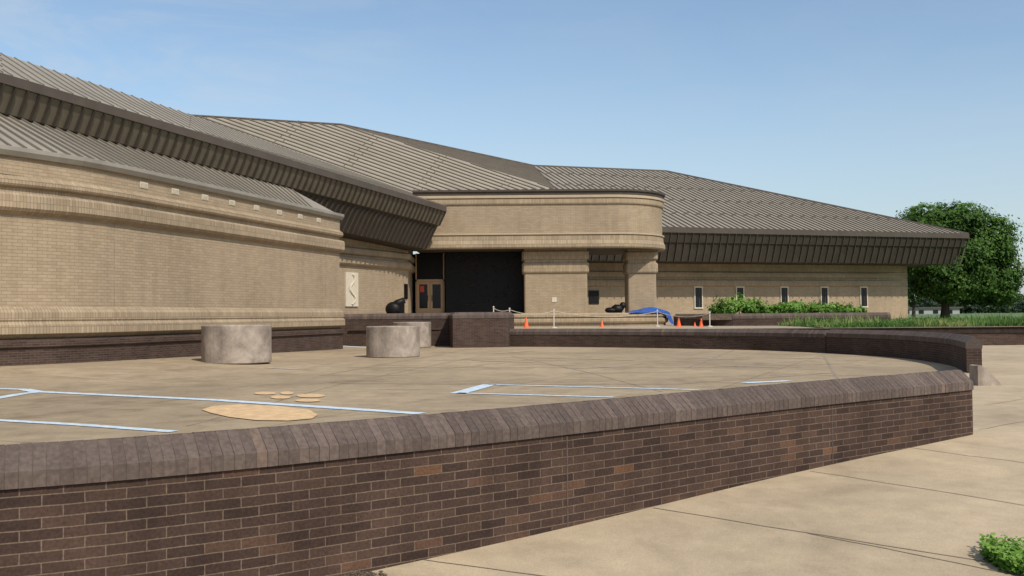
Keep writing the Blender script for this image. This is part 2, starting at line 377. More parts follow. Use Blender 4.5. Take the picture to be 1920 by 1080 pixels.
# ---------------- brick walls ----------------
def brickwall(label,path,top,zb,thick=.32,bmat='darkfar',bw=.1,cope=.30,name='brick_wall',joints=(),tz=None):
    root=empty(name,(path[0][0],path[0][1],0),label,'wall')
    inv=Vector(root.location)
    tz=tz or (lambda t:0)
    def fix(o): o.matrix_parent_inverse=Matrix.Translation(-inv); return o
    g=MB(); sweep(g,path,[(0,zb),(0,top-cope+.002),(-thick,top-cope+.002),(-thick,zb)],zf=tz,caps=True); fix(g.build('wall_face',M[bmat],root))
    cs=[(.022,top-cope),(.022,top-.150),(.019,top-.145),(-thick*.5,top-.003),(-thick*.56,top),(-thick*.62,top-.003),(-thick-.02,top-.10),(-thick-.02,top-cope)]
    g=MB(); ins=[(q[0]-.0035 if q[0]>-thick/2 else q[0]+.0035,q[1]-.0045 if q[1]>top-cope+.01 else q[1]) for q in cs]; sweep(g,path,ins,zf=tz,caps=True); fix(g.build('coping_mortar',M['mortar'],root))
    g=MB(); S=arclen(path); L=S[-1]; s=0; i=0; gap=.0055
    while s+bw<=L+.02:
        sect=[]
        jx=random.uniform(-.0014,.0014); jz=random.uniform(-.0014,.0014); tw=random.uniform(-.0015,.0015)
        for ss,sg in ((s+gap/2,1),(min(s+bw-gap/2,L),-1)):
            while i<len(S)-2 and S[i+1]<ss: i+=1
            t=(ss-S[i])/(S[i+1]-S[i]); c=V2(path[i]).lerp(V2(path[i+1]),t); tg=(V2(path[i+1])-V2(path[i])).normalized(); n=Vector((tg.y,-tg.x,0))
            sect.append([c+n*(q[0]+jx)+tg*(tw*sg if q[0]<0 else 0)+Vector((0,0,tz(ss/L)+q[1]+jz*(q[1]>top-cope+.01))) for q in cs])
        r=random.random()*.95
        if random.random()<.012: r=1
        a_,b_=sect
        for k in range(len(cs)-1): g.face([a_[k],b_[k],b_[k+1],a_[k+1]],None,r)
        g.face(a_,None,r); g.face(b_[::-1],None,r)
        s+=bw
    fix(g.build('brick_coping',M['coping'],root))
    for js in joints:
        p,tg,n=on_path(path,js); g=MB(); g.obox(Vector((p.x,p.y,(top-cope+zb)/2))+n*.001,tg,n,Vector((0,0,1)),.006,.003,(top-cope-zb)/2); fix(g.build('expansion_joint',M['mortar'],root))
    return root
brickwall('long dark brick wall with slanted coping running through the foreground',foreP,.80,-1.3,.31,'dark',.078,.255,joints=(1060,1556),tz=lambda t:-.012+.045*t)
brickwall('low dark brick wall under the rope barrier, straight far side of the plaza',farP,.90,-.2,.34,bw=.11)
brickwall('curved dark brick wall with shaded inner face ending at the walkway opening',bendP,.93,-.2,.36,bw=.11)
brickwall('low dark brick wall holding back the grass bed at the right',cat([(7.7,45.5),(13,45.8),(20,46.1),(42,46.4)],2),.88,-.2,.34,bw=.12)
brickwall('raised dark brick wall behind the rear concrete planter',cat([(-9.3,52.3),(-6,52.1),(-3.2,51.8)],1),1.72,-.2,.34,bw=.12)
brickwall('blocky dark brick pier wall between the planters and the rope barrier',[(-3.35,52.2),(-2.95,48.7),(-2.9,48.62),(-.3,49.1),(-.2,49.2),(.1,51.6)],1.74,-.2,.34,bw=.12)
brickwall('dark brick planter wall in front of the leafy weeds by the far wing',cat([(9.8,60.5),(11.2,58.3),(14,56.8),(21.5,56.6)],1),1.56,T-.1,.34,bw=.12)
# ---------------- museum building ----------------
B_=empty('museum_building',(0,0,0),'sprawling low tan brick museum with grey standing seam roofs and rounded entrance canopy','building')
def part(mb,name,mat,parent=B_,label=None):
    o=mb.build(name,mat,parent)
    if label:o['label']=label
    return o
pav=cat([(-21,16),(-18.5,22.5),(-16.3,26.3),(-14.6,28.4),(-13.25,30.4),(-12.5,32.5)],.8)+[(-11.0,38),(-9.6,43.3),(-8.4,47.8)]+[(-8.33,48.1),(-8.45,48.35),(-8.75,48.5),(-14,49.5)]
zt=lambda t:6.5+.25*sm((.42-t)/.3)
g=MB(); sweep(g,pav,[(0,1.0),(0,4.62)]); w=part(g,'pavilion_wall',M['tan'],label='curved tan brick wall of the front pavilion')
g=MB(); sweep(g,pav,[(.14,-.2),(.14,.72)]); part(g,'base_course',M['darkfar'],w)
g=MB(); sweep(g,pav,[(.14,.72),(.22,.78),(.22,.93),(.05,1.02)]); part(g,'base_cap',M['darkfar'],w)
g=MB(); sweep(g,pav,[(0,1.02),(.12,1.10),(.24,1.16),(.24,1.42),(.16,1.50),(.16,1.52),(.19,1.56),(.19,1.78),(.06,1.93),(0,1.95)]); part(g,'lower_band',M['tansoldier'],w)
g=MB(); sweep(g,pav,[(0,4.62),(.16,4.70),(.24,4.80),(.24,5.16),(.16,5.24),(0,5.27),(0,5.40),(.13,5.44),(.17,5.50),(.17,5.62),(.05,5.70),(.02,5.74)]); part(g,'upper_band',M['tansoldier'],w)
g=MB(); sweep(g,pav,[(.02,5.72),(.02,6.30)],zf=lambda t:zt(t)-6.5 if True else 0); 
part(g,'parapet_wall',M['tan'],w)
g=MB(); sweep(g,pav,[(0,6.26),(.13,6.26),(.22,6.40),(.22,6.52),(.0,6.52)],zf=lambda t:zt(t)-6.5); part(g,'roof_edge',M['cap'],w)
for px in (268,327,383,434,480,523,562,597):
    p,tg,n=on_path(pav,px); g=MB(); c=Vector((p.x,p.y,6.03))+n*.03
    g.obox(c,tg,n,Vector((0,0,1)),.21,.008,.10)
    for k in range(4): g.obox(c+Vector((0,0,-.06+.04*k))+n*.012,tg,n,Vector((0,0,1)),.19,.006,.012)
    part(g,'vent',M['cream'],w); 
for px in (214,610):
    p,tg,n=on_path(pav,px); g=MB(); g.obox(Vector((p.x,p.y,3.28))+n*.002,tg,n,Vector((0,0,1)),.018,.004,1.33); part(g,'expansion_joint',M['stain'],w)
# left wing fascia line
Bp=Vector((-3.86,59,0)); Ap=Vector((-15.9,31,0)); dirf=(Bp-Ap)
A2=Ap-dirf*.55
fpath=[(A2+(Bp-A2)*k/24).to_tuple()[:2] for k in range(25)]
zA=9.3; zB=8.07
Lt=.55/1.55
zf=lambda t:(zA+(zB-zA)*((t-Lt)/(1-Lt)))-8.1
g=MB(); sweep(g,fpath,[(0,8.1),(0.02,7.78),(-.05,7.76)],zf=zf); f0=part(g,'fascia_lip',M['lip'])
g=MB(); sweep(g,fpath,[(-.04,7.8),(-.48,6.98)],zf=zf); fa=part(g,'roof_fascia',M['fascia'],label='long slanted fascia of the near wing')
g=MB(); fins(g,fpath,(-.04,7.8),(-.48,6.98),.46,.04,.10,zf); part(g,'fascia_ribs',M['fasciad'],fa)
zfb=lambda t:zf(t)
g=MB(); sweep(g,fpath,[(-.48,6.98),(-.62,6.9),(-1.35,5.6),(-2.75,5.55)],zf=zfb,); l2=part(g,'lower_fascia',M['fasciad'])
g=MB(); fins(g,fpath,(-.62,6.9),(-1.35,5.6),.46,.04,.09,zfb,.1); part(g,'fascia_ribs',M['lip'],l2)
g=MB(); n_=Vector((dirf.y,-dirf.x,0)).normalized(); tgf=dirf.normalized()
g.face([Bp+n_*o_+Vector((0,0,z_+ (zB-8.1)))+tgf*.01 for o_,z_ in ((0,8.1),(0.02,7.78),(-.48,6.98),(-.62,6.9),(-1.35,5.6),(-3.5,5.55),(-3.5,8.1))]); part(g,'fascia_end',M['fascia'])
# wing wall
wp=[(V2(p)-n_*2.6) for p in fpath]; wp=[(p.x,p.y) for p in wp]; wing=wp[:-1]+[(-6.35,60.1),(-6.3,60.25),(-6.32,60.5),(-6.5,65.5)]
g=MB(); sweep(g,wing,[(0,-.1),(0,4.3)]); ww=part(g,'wing_wall',M['tan'])
def bandprof(z): return [(0,z),(.16,z+.08),(.22,z+.16),(.22,z+.42),(.14,z+.5),(0,z+.52),(0,z+.62),(.16,z+.68),(.18,z+.8),(.18,z+.98),(.05,z+1.06),(0,z+1.08),(0,z+3.2)]
g=MB(); sweep(g,wing,bandprof(4.3)); part(g,'upper_band',M['tansoldier'],ww)
# roofs
def roofface(mb,sb,pts,d,sp,w=.07,h=.11,guards=0,phase=0):
    P=[Vector(p) for p in pts]; n=(P[1]-P[0]).cross(P[2]-P[0]).normalized()
    if n.z<0: n=-n; P=P[::-1]
    mb.face(P)
    d=Vector(d); d=(d-n*d.dot(n)).normalized(); s=n.cross(d).normalized(); o=P[0]
    Q=[((p-o).dot(s),(p-o).dot(d)) for p in P]
    lo=min(q[0] for q in Q); hi=max(q[0] for q in Q); x=lo+sp*.5; row=0
    while x<hi:
        ys=[]
        for i in range(len(Q)):
            a_,b_=Q[i],Q[(i+1)%len(Q)]
            if (a_[0]-x)*(b_[0]-x)<0: ys.append(a_[1]+(b_[1]-a_[1])*(x-a_[0])/(b_[0]-a_[0]))
        ys.sort()
        for k in range(0,len(ys)-1,2):
            y0,y1=ys[k],ys[k+1]
            if y1-y0<.1: continue
            c=o+s*x+d*((y0+y1)/2)+n*(h/2)
            sb.obox(c,s,d,n,w/2,(y1-y0)/2,h/2)
            if guards:
                yy=math.ceil(y0/guards)*guards+(.5*(row%2))
                while yy<y1-.3:
                    sb.obox(o+s*(x+sp/2)+d*yy+n*.03,s,d,n,sp*.25,.025,.03); yy+=guards
        x+=sp; row+=1
V1=at(358,217,80); Vr=at(640,234,85); V3=at(1000,311,95)
E1=at(1240,426,75); E2=at(1816,437,84); E2.z=E1.z=8.1
cpos=Vector((0,0,EYE))
def hit(px,py,o,n):
    d=ray(px,py); return cpos+d*((o-cpos).dot(n)/d.dot(n))
pn=(E2-E1).cross(V3-E1).normalized()
R2=hit(1248,321,E1,pn); V4=hit(1042,354,E1,pn)
n1=(Vr-V1).cross(V4-V1).normalized()
V5=hit(772,362,V1,n1)
VB=V3+(V4-V3)*((8.1-V3.z)/(V4.z-V3.z))
P_=at(358,215,44); Q_=at(0,100,34); A3=Vector((A2.x,A2.y,zA-(zB-zA)*.55)); B3=Vector((Bp.x,Bp.y,zB+.0))
Q2=Q_+(Q_-P_)*.9
dp=Vector((-.92,.38,.3))
g=MB(); s=MB()
A1=Vector((Ap.x,Ap.y,zA))
mid=A1.lerp(B3,.277)
for tri in ([A3,A1,Q_,Q2],[A1,mid,P_,Q_],[mid,B3,V5,P_]):
    for t in ((tri[0],tri[1],tri[2]),(tri[0],tri[2],tri[3])):
        roofface(g,s,t,dp,.6,.045,.035)
g.face([Q2,Q_,Q_+Vector((-12,5,-3)),Q2+Vector((-12,5,-3))]); g.face([Q_,P_,P_+Vector((-12,5,-3)),Q_+Vector((-12,5,-3))])
rf=part(g,'roof',M['roofl'],label='shallow pale metal roof of the near wing'); part(s,'roof_seams',M['seaml'],rf)
g=MB(); s=MB(); dc=V5-V1
roofface(g,s,[V1,Vr,V4,V5],dc,.55,.12,.07,6)
roofface(g,s,[V4,VB,V5],dc,.55,.12,.07)
roofface(g,s,[Vr,V3,V4],V4-Vr,.5,.11,.05)
g.face([V1,V1+Vector((-15,-5,-3)),V5+Vector((-6,-6,0)),V5])
g.face([V1,Vr,Vr+Vector((-5,25,-9)),V1+Vector((-5,25,-9))]); g.face([Vr,V3,V3+Vector((-5,22,-7)),Vr+Vector((-5,25,-9))])
rf=part(g,'roof',M['roof'],label='seamed metal roof above the entrance'); part(s,'roof_seams',M['seam'],rf)
g=MB(); s=MB()
de=(E2-E1).normalized(); dn=Vector((de.y,-de.x,0)); down=dn+Vector((0,0,-.33))
roofface(g,s,[V3,R2,E2,VB],down,.55,.11,.07,5)
E3=E2-dn*34
roofface(g,s,[R2,E3,E2],de,.62,.10,.08)
g.face([V3,R2,E3,V3-dn*30+Vector((0,0,-8))])
rf=part(g,'roof',M['roof'],label='hipped seamed metal roof of the far wing'); part(s,'roof_seams',M['seam'],rf)
g=MB(); g.tube([V1,Vr,V3],.12,6); g.tube([V3,R2,E2],.12,6); g.tube([V3,VB],.06,6); part(g,'ridge_cap',M['lip'])
# right wing fascia
rp=[(VB+(E2-VB)*k/10) for k in range(11)]; rpath=[(p.x,p.y) for p in rp]+[(E3.x,E3.y)]
g=MB(); sweep(g,rpath,[(-.05,8.16),(.04,8.12),(.05,7.72),(-.05,7.70)]); part(g,'fascia_lip',M['lip'])
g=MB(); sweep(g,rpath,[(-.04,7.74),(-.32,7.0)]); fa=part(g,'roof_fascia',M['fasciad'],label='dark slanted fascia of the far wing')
g=MB(); fins(g,rpath,(-.04,7.74),(-.32,7.0),.62,.05,.09); part(g,'fascia_ribs',M['lip'],fa)
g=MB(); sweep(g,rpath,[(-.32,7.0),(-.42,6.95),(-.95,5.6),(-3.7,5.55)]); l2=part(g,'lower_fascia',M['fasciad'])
g=MB(); fins(g,rpath,(-.42,6.95),(-.95,5.6),.62,.05,.11,None,.05); part(g,'fascia_ribs',M['lip'],l2)
nr=normals(rpath); rw=[V2(p)-n*3.46 for p,n in zip(rpath,nr)]; rw=[(p.x,p.y) for p in rw]; rw=[(rw[0][0]-5,rw[0][1]-1.6)]+rw
g=MB(); sweep(g,rw,[(0,.5),(0,3.7)]); ww2=part(g,'wing_wall',M['tan'])
g=MB(); sweep(g,rw,[(0,3.7),(.14,3.78),(.2,3.86),(.2,4.2),(.1,4.28),(0,4.3),(0,4.42),(.16,4.5),(.16,4.85),(0,4.95),(0,5.7)]); part(g,'upper_band',M['tansoldier'],ww2)
for px in (1309,1387,1470,1545,1619):
    p,tg,n=on_path(rw,px); zc=2.85; hh=.84; hw=.34
    c=Vector((p.x,p.y,zc+.0)); g=MB()
    for sx in (-1,1): g.obox(c+tg*hw*sx+n*.03,tg,n,Vector((0,0,1)),.04,.06,hh+.05)
    for sz in (-1,1): g.obox(c+Vector((0,0,hh*sz))+n*.032,tg,n,Vector((0,0,1)),hw+.06,.07,.05)
    wi=part(g,'window',M['cream'],B_)
    g=MB(); g.obox(c+n*.012,tg,n,Vector((0,0,1)),hw-.04,.01,hh-.05); part(g,'pane',M['glass'],wi)
    g=MB(); g.obox(c+n*.03+tg*.1,tg,n,Vector((0,0,1)),.02,.012,hh-.05); part(g,'mullion',M['lip'],wi)
# portico
def stadium(x0,xc,yf,r,n=20):
    p=[(x0,yf)]+[(x0+(xc-x0)*k/6,yf) for k in range(1,6)]
    return p+[(xc+r*math.sin(math.pi*k/n),yf+r-r*math.cos(math.pi*k/n)) for k in range(n+1)]+[(x0,yf+2*r)]
ps=stadium(-6,5.95,60.5,3.75)
g=MB(); sweep(g,ps,[(0,6.55),(0,8.28)]); g.face([(p[0],p[1],9.1) for p in ps]); pc=part(g,'entrance_canopy',M['tan'],label='rounded tan brick canopy over the entrance')
g=MB(); sweep(g,ps,[(-.3,5.62),(.12,5.62),(.18,5.70),(.18,5.9),(.08,6.12),(.06,6.38),(.06,6.44)],smooth=False); part(g,'lower_band',M['tansoldier'],pc)
g=MB(); sweep(g,ps,[(.06,6.44),(.13,6.46),(.13,6.54),(0,6.56)]); part(g,'lower_trim',M['smooth'],pc)
g=MB(); sweep(g,ps,[(0,8.28),(.08,8.32),(.10,8.40),(.10,8.62),(.05,8.66)]); part(g,'upper_band',M['tansoldier'],pc)
g=MB(); sweep(g,ps,[(.05,8.66),(.16,8.70),(.16,8.84),(.1,8.86)]); part(g,'upper_trim',M['smooth'],pc)
g=MB(); sweep(g,ps,[(.1,8.86),(.12,8.9),(.12,9.06),(.22,9.08),(.22,9.2),(-.1,9.22)]); part(g,'roof_edge',M['lip'],pc)
g=MB(); g.face([(p[0],p[1],5.64) for p in ps][::-1]); part(g,'soffit',M['soffit'],pc)
# plinth
pl=stadium(-6.5,5.95,60.35,3.9)
g=MB(); sweep(g,pl,[(0,T-.05),(0,1.0),(.12,1.06),(.16,1.14),(.16,1.3),(.06,1.36),(.06,1.4),(.16,1.44),(.16,1.56),(.05,1.66)]); p0=part(g,'entrance_plinth',M['tansoldier'])
g=MB(); N=normals(pl); g.face([(p[0]+n.x*.05,p[1]+n.y*.05,1.66) for p,n in zip(pl,N)]); part(g,'plinth_top',M['terrace'],p0)
def pier(x0,x1,y0,y1,name):
    r=.12; path=[]
    for cx,cy,a0 in ((x0+r,y0+r,180),(x1-r,y0+r,270),(x1-r,y1-r,0),(x0+r,y1-r,90)):
        for k in range(4):
            t=R(a0+30*k); path.append((cx+r*math.cos(t),cy+r*math.sin(t)))
    path.append(path[0])
    g=MB(); sweep(g,path,[(0,1.64),(0,4.1)]); c=part(g,name,M['tan'])
    g=MB(); sweep(g,path,[(0,4.1),(.08,4.16),(.12,4.24),(.12,4.72),(.05,4.8),(0,4.82),(0,4.95),(.08,5.0),(.12,5.06),(.12,5.45),(.02,5.55),(.02,5.64)]); part(g,'capital_band',M['tansoldier'],c)
    return c
pr=pier(.75,4.65,61.3,64.5,'entrance_pier')
pier(7.3,9.1,62.7,64.6,'canopy_column')
g=MB(); g.box(2.45,2.75,61.27,61.30,2.35,2.65); part(g,'notice',M['cream'],pr)
# entrance infill
g=MB(); g.box(-7,1.2,65.4,65.7,1.66,5.63); part(g,'entrance_backing',M['black'])
g=MB(); g.box(-4.25,.7,63.6,63.9,1.66,5.62); mu=part(g,'bronze_panel',M['black'],label='tall black bronze relief wall beside the doors')
g=MB()
for k in range(90):
    x=random.uniform(-4.0,.5); z=random.uniform(2,5.3); an=random.uniform(0,3.1)
    l=random.uniform(.1,.5); g.tube([(x,63.60,z),(x+math.cos(an)*l*.5,63.57,z+math.sin(an)*l*.5),(x+math.cos(an+.4)*l,63.60,z+math.sin(an+.4)*l)],[.02,.04,.015],6)
part(g,'relief',simple('worn_bronze',(.034,.022,.014),.6,.5,3,.2,0,spec=.2),mu)
x0,x1=-6.22,-4.36; y=64.2
g=MB(); g.box(x0,x1,y,y+.1,3.78,3.92); g.box(x0,x1,y,y+.1,1.66,1.72); g.box(x0,x0+.08,y,y+.1,1.72,5.6); g.box(x1-.08,x1,y,y+.1,1.72,5.6); df=part(g,'door_frame',M['doorframe'])
g=MB(); g.box(x0+.08,x1-.08,y+.04,y+.06,3.92,5.6); part(g,'transom_glass',M['black'],df)
mx=(x0+x1)/2
for a0,b0 in ((x0+.09,mx-.01),(mx+.01,x1-.09)):
    g=MB(); yy=y-.02
    g.box(a0,a0+.15,yy,yy+.05,1.73,3.77); g.box(b0-.15,b0,yy,yy+.05,1.73,3.77); g.box(a0+.15,b0-.15,yy,yy+.05,1.73,2.05); g.box(a0+.15,b0-.15,yy,yy+.05,3.6,3.77)
    d=part(g,'door',M['doorframe']); g=MB(); g.box(a0+.15,b0-.15,yy+.02,yy+.03,2.05,3.6); part(g,'pane',M['glass'],d)
    g=MB(); hx=(b0-.12) if b0<mx else a0+.12; g.tube([(hx,yy-.05,2.5),(hx,yy-.05,2.9)],.02,6); part(g,'handle',M['lip'],d)
    if b0<mx: g=MB(); g.box(a0+.2,a0+.46,yy+.0,yy+.012,3.1,3.5); part(g,'poster',M['red'],d)
# relief panel on wing wall
p,tg,n=on_path(wing,658); g=MB(); g.obox(Vector((p.x,p.y,3.05))+n*.04,tg,n,Vector((0,0,1)),.62,.04,.93); rp_=part(g,'relief_panel',M['cream'])
g=MB(); c=Vector((p.x,p.y,3.05))+n*.09
for k in range(26):
    t=k/25; q=c+tg*(.3*math.sin(t*9)*(1-.3*t))+Vector((0,0,-.8+1.6*t)); g.tube([q-tg*.1,q+n*.03,q+tg*.12+Vector((0,0,.06))],[.02,.06,.02],6)
part(g,'relief',M['cream'],rp_)
for (px,z,hw,hh) in ((760,3.05,.2,.45),):
    p,tg,n=on_path(wing,px); g=MB(); g.obox(Vector((p.x,p.y,z))+n*.04,tg,n,Vector((0,0,1)),hw,.03,hh); g.obox(Vector((p.x,p.y,z))+n*.075,tg,n,Vector((0,0,1)),hw*.8,.006,hh*.85); part(g,'plaque',M['black'])
p,tg,n=on_path(rw,1113); g=MB(); g.obox(Vector((p.x,p.y,2.9))+n*.04,tg,n,Vector((0,0,1)),.42,.03,.52); g.obox(Vector((p.x,p.y,2.9))+n*.075,tg,n,Vector((0,0,1)),.3,.006,.38); part(g,'plaque',M['black'])
# pavilion roof : loft from roof edge up to the fascia
g=MB(); s=MB(); S=arclen(pav); L=S[-1]
def pt(path,S,s_):
    for i in range(len(S)-1):
        if S[i+1]>=s_: 
            t=(s_-S[i])/(S[i+1]-S[i]); return V2(path[i]).lerp(V2(path[i+1]),t)
    return V2(path[-1])
Lc=S[-3]
uE=(Vector((-9.67,45.5,0))-A2).dot(tgf)
K=76; prev=None
for k in range(K+1):
    t=k/K; q=pt(pav,S,Lc*t); tt=Lc*t/L; o1=q+Vector((0,0,zt(tt)+.02))
    u=min((q-A2).dot(tgf),uE); tf=u/(Bp-A2).length
    q2=A2+tgf*u+n_*(-.56); q2.z=6.93+zfb(tf)
    cur=(o1,q2)
    if prev: g.face([prev[0],cur[0],cur[1],prev[1]])
    if k%1==0 and (q-A2).dot(tgf)<uE+.1:
        dd=(q2-o1)
        s.obox((o1+q2)/2+Vector((0,0,.03)),tgf,dd.normalized(),tgf.cross(dd.normalized()),.025,dd.length/2,.04)
    prev=cur
bk=Vector((-13.6,49.4,6.5)); g.face([prev[0],bk,prev[1]])
pr_=part(g,'pavilion_roof',M['roofl']); part(s,'roof_seams',M['seaml'],pr_)

# ---------------- planters ----------------
def planter(px,Y,r,h,label):
    X=(px-960)/F*Y; e=empty('concrete_planter',(X,Y,gz(X,Y)+.006),label,'planter')
    g=MB(); g.lathe((0,0,0),[(r*.97,0),(r,.03),(r,h-.03),(r-.03,h),(r-.13,h),(r-.15,h-.03),(r-.15,.3)],48,.004); g.build('ring',M['planter'],e)
    g=MB(); g.lathe((0,0,h-.22),[(0.01,.04),(r*.4,.02),(r-.16,0)],24,.03); g.build('soil',M['soil'],e)
    return e
planter(443.5,33.6,1.14,1.27,'nearest round pale concrete planter in front of the tan pavilion')
planter(736.5,38.6,1.03,1.19,'middle round concrete planter, alone on the open plaza')
planter(772,49.8,.95,1.27,'rearmost round concrete planter, partly hidden against the dark brick wall')
e=MB(); c=Vector((10.15,21.5,0)); prf=[(-.22,0),(.28,0),(.25,.06),(-.02,.34),(-.16,.44),(-.22,.42)]
for k in range(len(prf)):
    a_,b_=prf[k],prf[(k+1)%len(prf)]; e.face([c+Vector((a_[0],-.2,a_[1])),c+Vector((b_[0],-.2,b_[1])),c+Vector((b_[0],.2,b_[1])),c+Vector((a_[0],.2,a_[1]))])
e.face([c+Vector((q[0],-.2,q[1])) for q in prf][::-1]); e.face([c+Vector((q[0],.2,q[1])) for q in prf])
tag(e.build('splash_block',M['planter'],weld=True),'small wedge of pale concrete on the walkway beyond the foreground wall end','concrete block')
# cones
def cone(px,Y,h,label,z=T):
    X=(px-960)/F*Y; e=empty('traffic_cone',(X,Y,z),label,'traffic cone','orange cones on the terrace')
    g=MB(); g.lathe((0,0,0),[(h*.27,.03),(h*.25,.05),(h*.07,h*.93),(h*.05,h),(0.001,h)],20); g.build('cone_body',M['orange'],e)
    g=MB(); g.box(-h*.33,h*.33,-h*.33,h*.33,0,.035); g.build('cone_base',M['orange'],e)
    return e
cone(986,55.5,.58,'orange traffic cone below the left end of the curved plinth')
cone(1128,56,.40,'small orange cone near the middle of the curved plinth')
cone(1272,56,.52,'orange traffic cone just right of the blue tarp')
cone(1314,55,.46,'orange traffic cone beside the rightmost rope post')
cone(1302,56.5,.24,'tiny orange cone between two taller cones')
# rope posts
posts=[(925,53.5,1.15),(955,53.5,1.06),(1038,55,.98),(1232,57,.9),(1330,54.5,.75)]
labs=['white rope post showing above the dark brick pier','white rope post just right of the dark brick pier','white rope post in front of the entrance pier','white rope post below the canopy column','short white rope post at the right end of the barrier']
tops=[]
for (px,Y,h),lb in zip(posts,labs):
    X=(px-960)/F*Y; e=empty('rope_post',(X,Y,T),lb,'barrier post','white rope barrier posts')
    g=MB(); g.tube([(0,0,.03),(0,0,h)],.03,8); g.build('post',M['white'],e)
    g=MB(); g.lathe((0,0,0),[(.17,0),(.17,.03),(.05,.06)],14); g.build('foot',M['white'],e)
    g=MB(); g.lathe((0,0,h),[(.001,.07),(.05,.04),(.05,0)][::-1],10); g.build('knob',M['white'],e)
    tops.append(Vector((X,Y,T+h-.04)))
rl=['rope sagging from the brick pier to the first post on its right','rope swinging between the posts left of the entrance pier','long rope sagging across the curved plinth','rope hanging past the blue tarp to the rightmost post']
for i in range(4):
    a_,b_=tops[i],tops[i+1]; g=MB(); L_=(b_-a_).length
    g.tube([a_.lerp(b_,k/14)-Vector((0,0,.2*math.sqrt(L_/2.5)*4*(k/14)*(1-k/14))) for k in range(15)],.018,6)
    tag(g.build('barrier_rope',M['rope']),rl[i],'rope','barrier ropes')
# blue tarp over the plinth edge
g=MB(); Sp=arclen(pl); Np=normals(pl)
def plp(s_):
    for i in range(len(Sp)-1):
        if Sp[i+1]>=s_:
            t=(s_-Sp[i])/(Sp[i+1]-Sp[i]); return V2(pl[i]).lerp(V2(pl[i+1]),t), (Np[i].lerp(Np[i+1],t)).normalized()
NS,NV=36,14; grid=[]
for i in range(NS+1):
    f_=i/NS; s_=13.6+ (18.7-13.6)*f_; p,n=plp(s_); row=[]
    drop=.06+.72*sm((f_-.5)/.25)
    arch=.26*math.exp(-((f_-.5)/.28)**2)
    for j in range(NV+1):
        v=j/NV; wv=.03*math.sin(i*1.3+j*.6)+.03*math.sin(i*.5)
        if v<.4: o_=-1.2*(1-v/.4)+.2; z_=1.70+.05*abs(math.sin(i*.9+j))+arch*math.sin(math.pi*min(1,v/.4*.8+.2))
        else: o_=.22+abs(wv)+.45*(v-.4)*sm((f_-.5)*3); z_=1.70-drop*(v-.4)/.6
        row.append(p+n*o_+Vector((0,0,z_)))
    grid.append(row)
for i in range(NS):
    for j in range(NV): g.face([grid[i][j],grid[i+1][j],grid[i+1][j+1],grid[i][j+1]],None,.5,True)
tag(g.build('blue_tarp',M['blue'],weld=True),'crumpled blue tarp draped over the rounded end of the plinth','tarp')
def lump(mb,c,rx,ry,rz,n=16,m_=9,jit=.12):
    c=Vector(c); rows=[]
    for i in range(m_+1):
        ph=math.pi*i/m_; row=[]
        for k in range(n):
            th=2*math.pi*k/n; f=1+random.uniform(-jit,jit)*(0<i<m_)
            row.append(c+Vector((rx*math.sin(ph)*math.cos(th)*f,ry*math.sin(ph)*math.sin(th)*f,rz*math.cos(ph)*f)))
        rows.append(row)
    for i in range(m_):
        for k in range(n): mb.face([rows[i+1][k],rows[i+1][(k+1)%n],rows[i][(k+1)%n],rows[i][k]],None,random.random(),True)
g=MB(); lump(g,(6.5,61.6,1.9),.38,.35,.28); lump(g,(6.85,61.6,2.12),.2,.2,.2); lump(g,(6.1,61.5,1.82),.4,.3,.17)
tag(g.build('tarp_bundle',M['black'],weld=True),'dark bundle piled on the plinth left of the blue tarp','bundle')
e=empty('black_sculpture',(-6.65,56.2,T),'black rounded metal sculpture on a block before the lit wing wall','sculpture')
g=MB(); g.box(-.5,.6,-.4,.4,0,.85); g.build('pedestal',M['black'],e)
g=MB(); lump(g,(-.05,0,1.12),.46,.34,.42,20,12,.0); g.tube([(-.1,0,1.2),(.2,0,1.46),(.58,0,1.62)],[.26,.21,.17],16); g.box(.3,.56,-.18,.18,.85,1.45); g.build('body',M['black'],e,weld=True)

# ---------------- vegetation ----------------
def leaves(mb,c,rx,ry,rz,nclump,nleaf,size,cl=.16,cen=None,jt=.1):
    c=Vector(c); cen=Vector(cen) if cen is not None else c
    for _ in range(nclump):
        while True:
            d=Vector((random.gauss(0,1),random.gauss(0,1),random.gauss(0,1)))
            if d.length>.1: break
        d.normalize(); r=random.random()**.35
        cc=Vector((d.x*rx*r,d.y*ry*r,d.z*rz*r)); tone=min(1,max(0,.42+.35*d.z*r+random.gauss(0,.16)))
        out=((c+cc)-cen); out=out.normalized()*.5+d*.7
        cr_=cl*(rx+rz)/2*random.uniform(.6,1.4)
        for _ in range(nleaf):
            q=c+cc+Vector((random.gauss(0,cr_),random.gauss(0,cr_),random.gauss(0,cr_*.7)))
            n=(out+Vector((random.gauss(0,.45),random.gauss(0,.45),random.gauss(.35,.45)))).normalized(); u=n.orthogonal().normalized(); u.rotate(Matrix.Rotation(random.uniform(0,6.28),3,n)); w=n.cross(u)
            s_=size*random.uniform(.6,1.3)
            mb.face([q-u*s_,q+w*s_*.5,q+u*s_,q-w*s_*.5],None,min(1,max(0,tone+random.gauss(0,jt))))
k95=95/F
e=empty('broadleaf_tree',((1771-960)*k95,95,T),'big dense green tree standing behind the far roof corner','tree')
base=Vector(e.location)
g=MB()
lobes=[(1733,420,52,36),(1795,416,60,38),(1852,455,50,52),(1800,480,88,62),(1840,525,68,48),(1745,505,52,55),(1880,515,28,45),(1868,556,36,20),(1790,540,62,28)]
ccen=at(1800,490,95)-base
for (px,py,rx,rz) in lobes:
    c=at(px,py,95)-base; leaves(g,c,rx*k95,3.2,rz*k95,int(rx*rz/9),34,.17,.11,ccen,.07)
g.build('crown',M['leaf'],e)
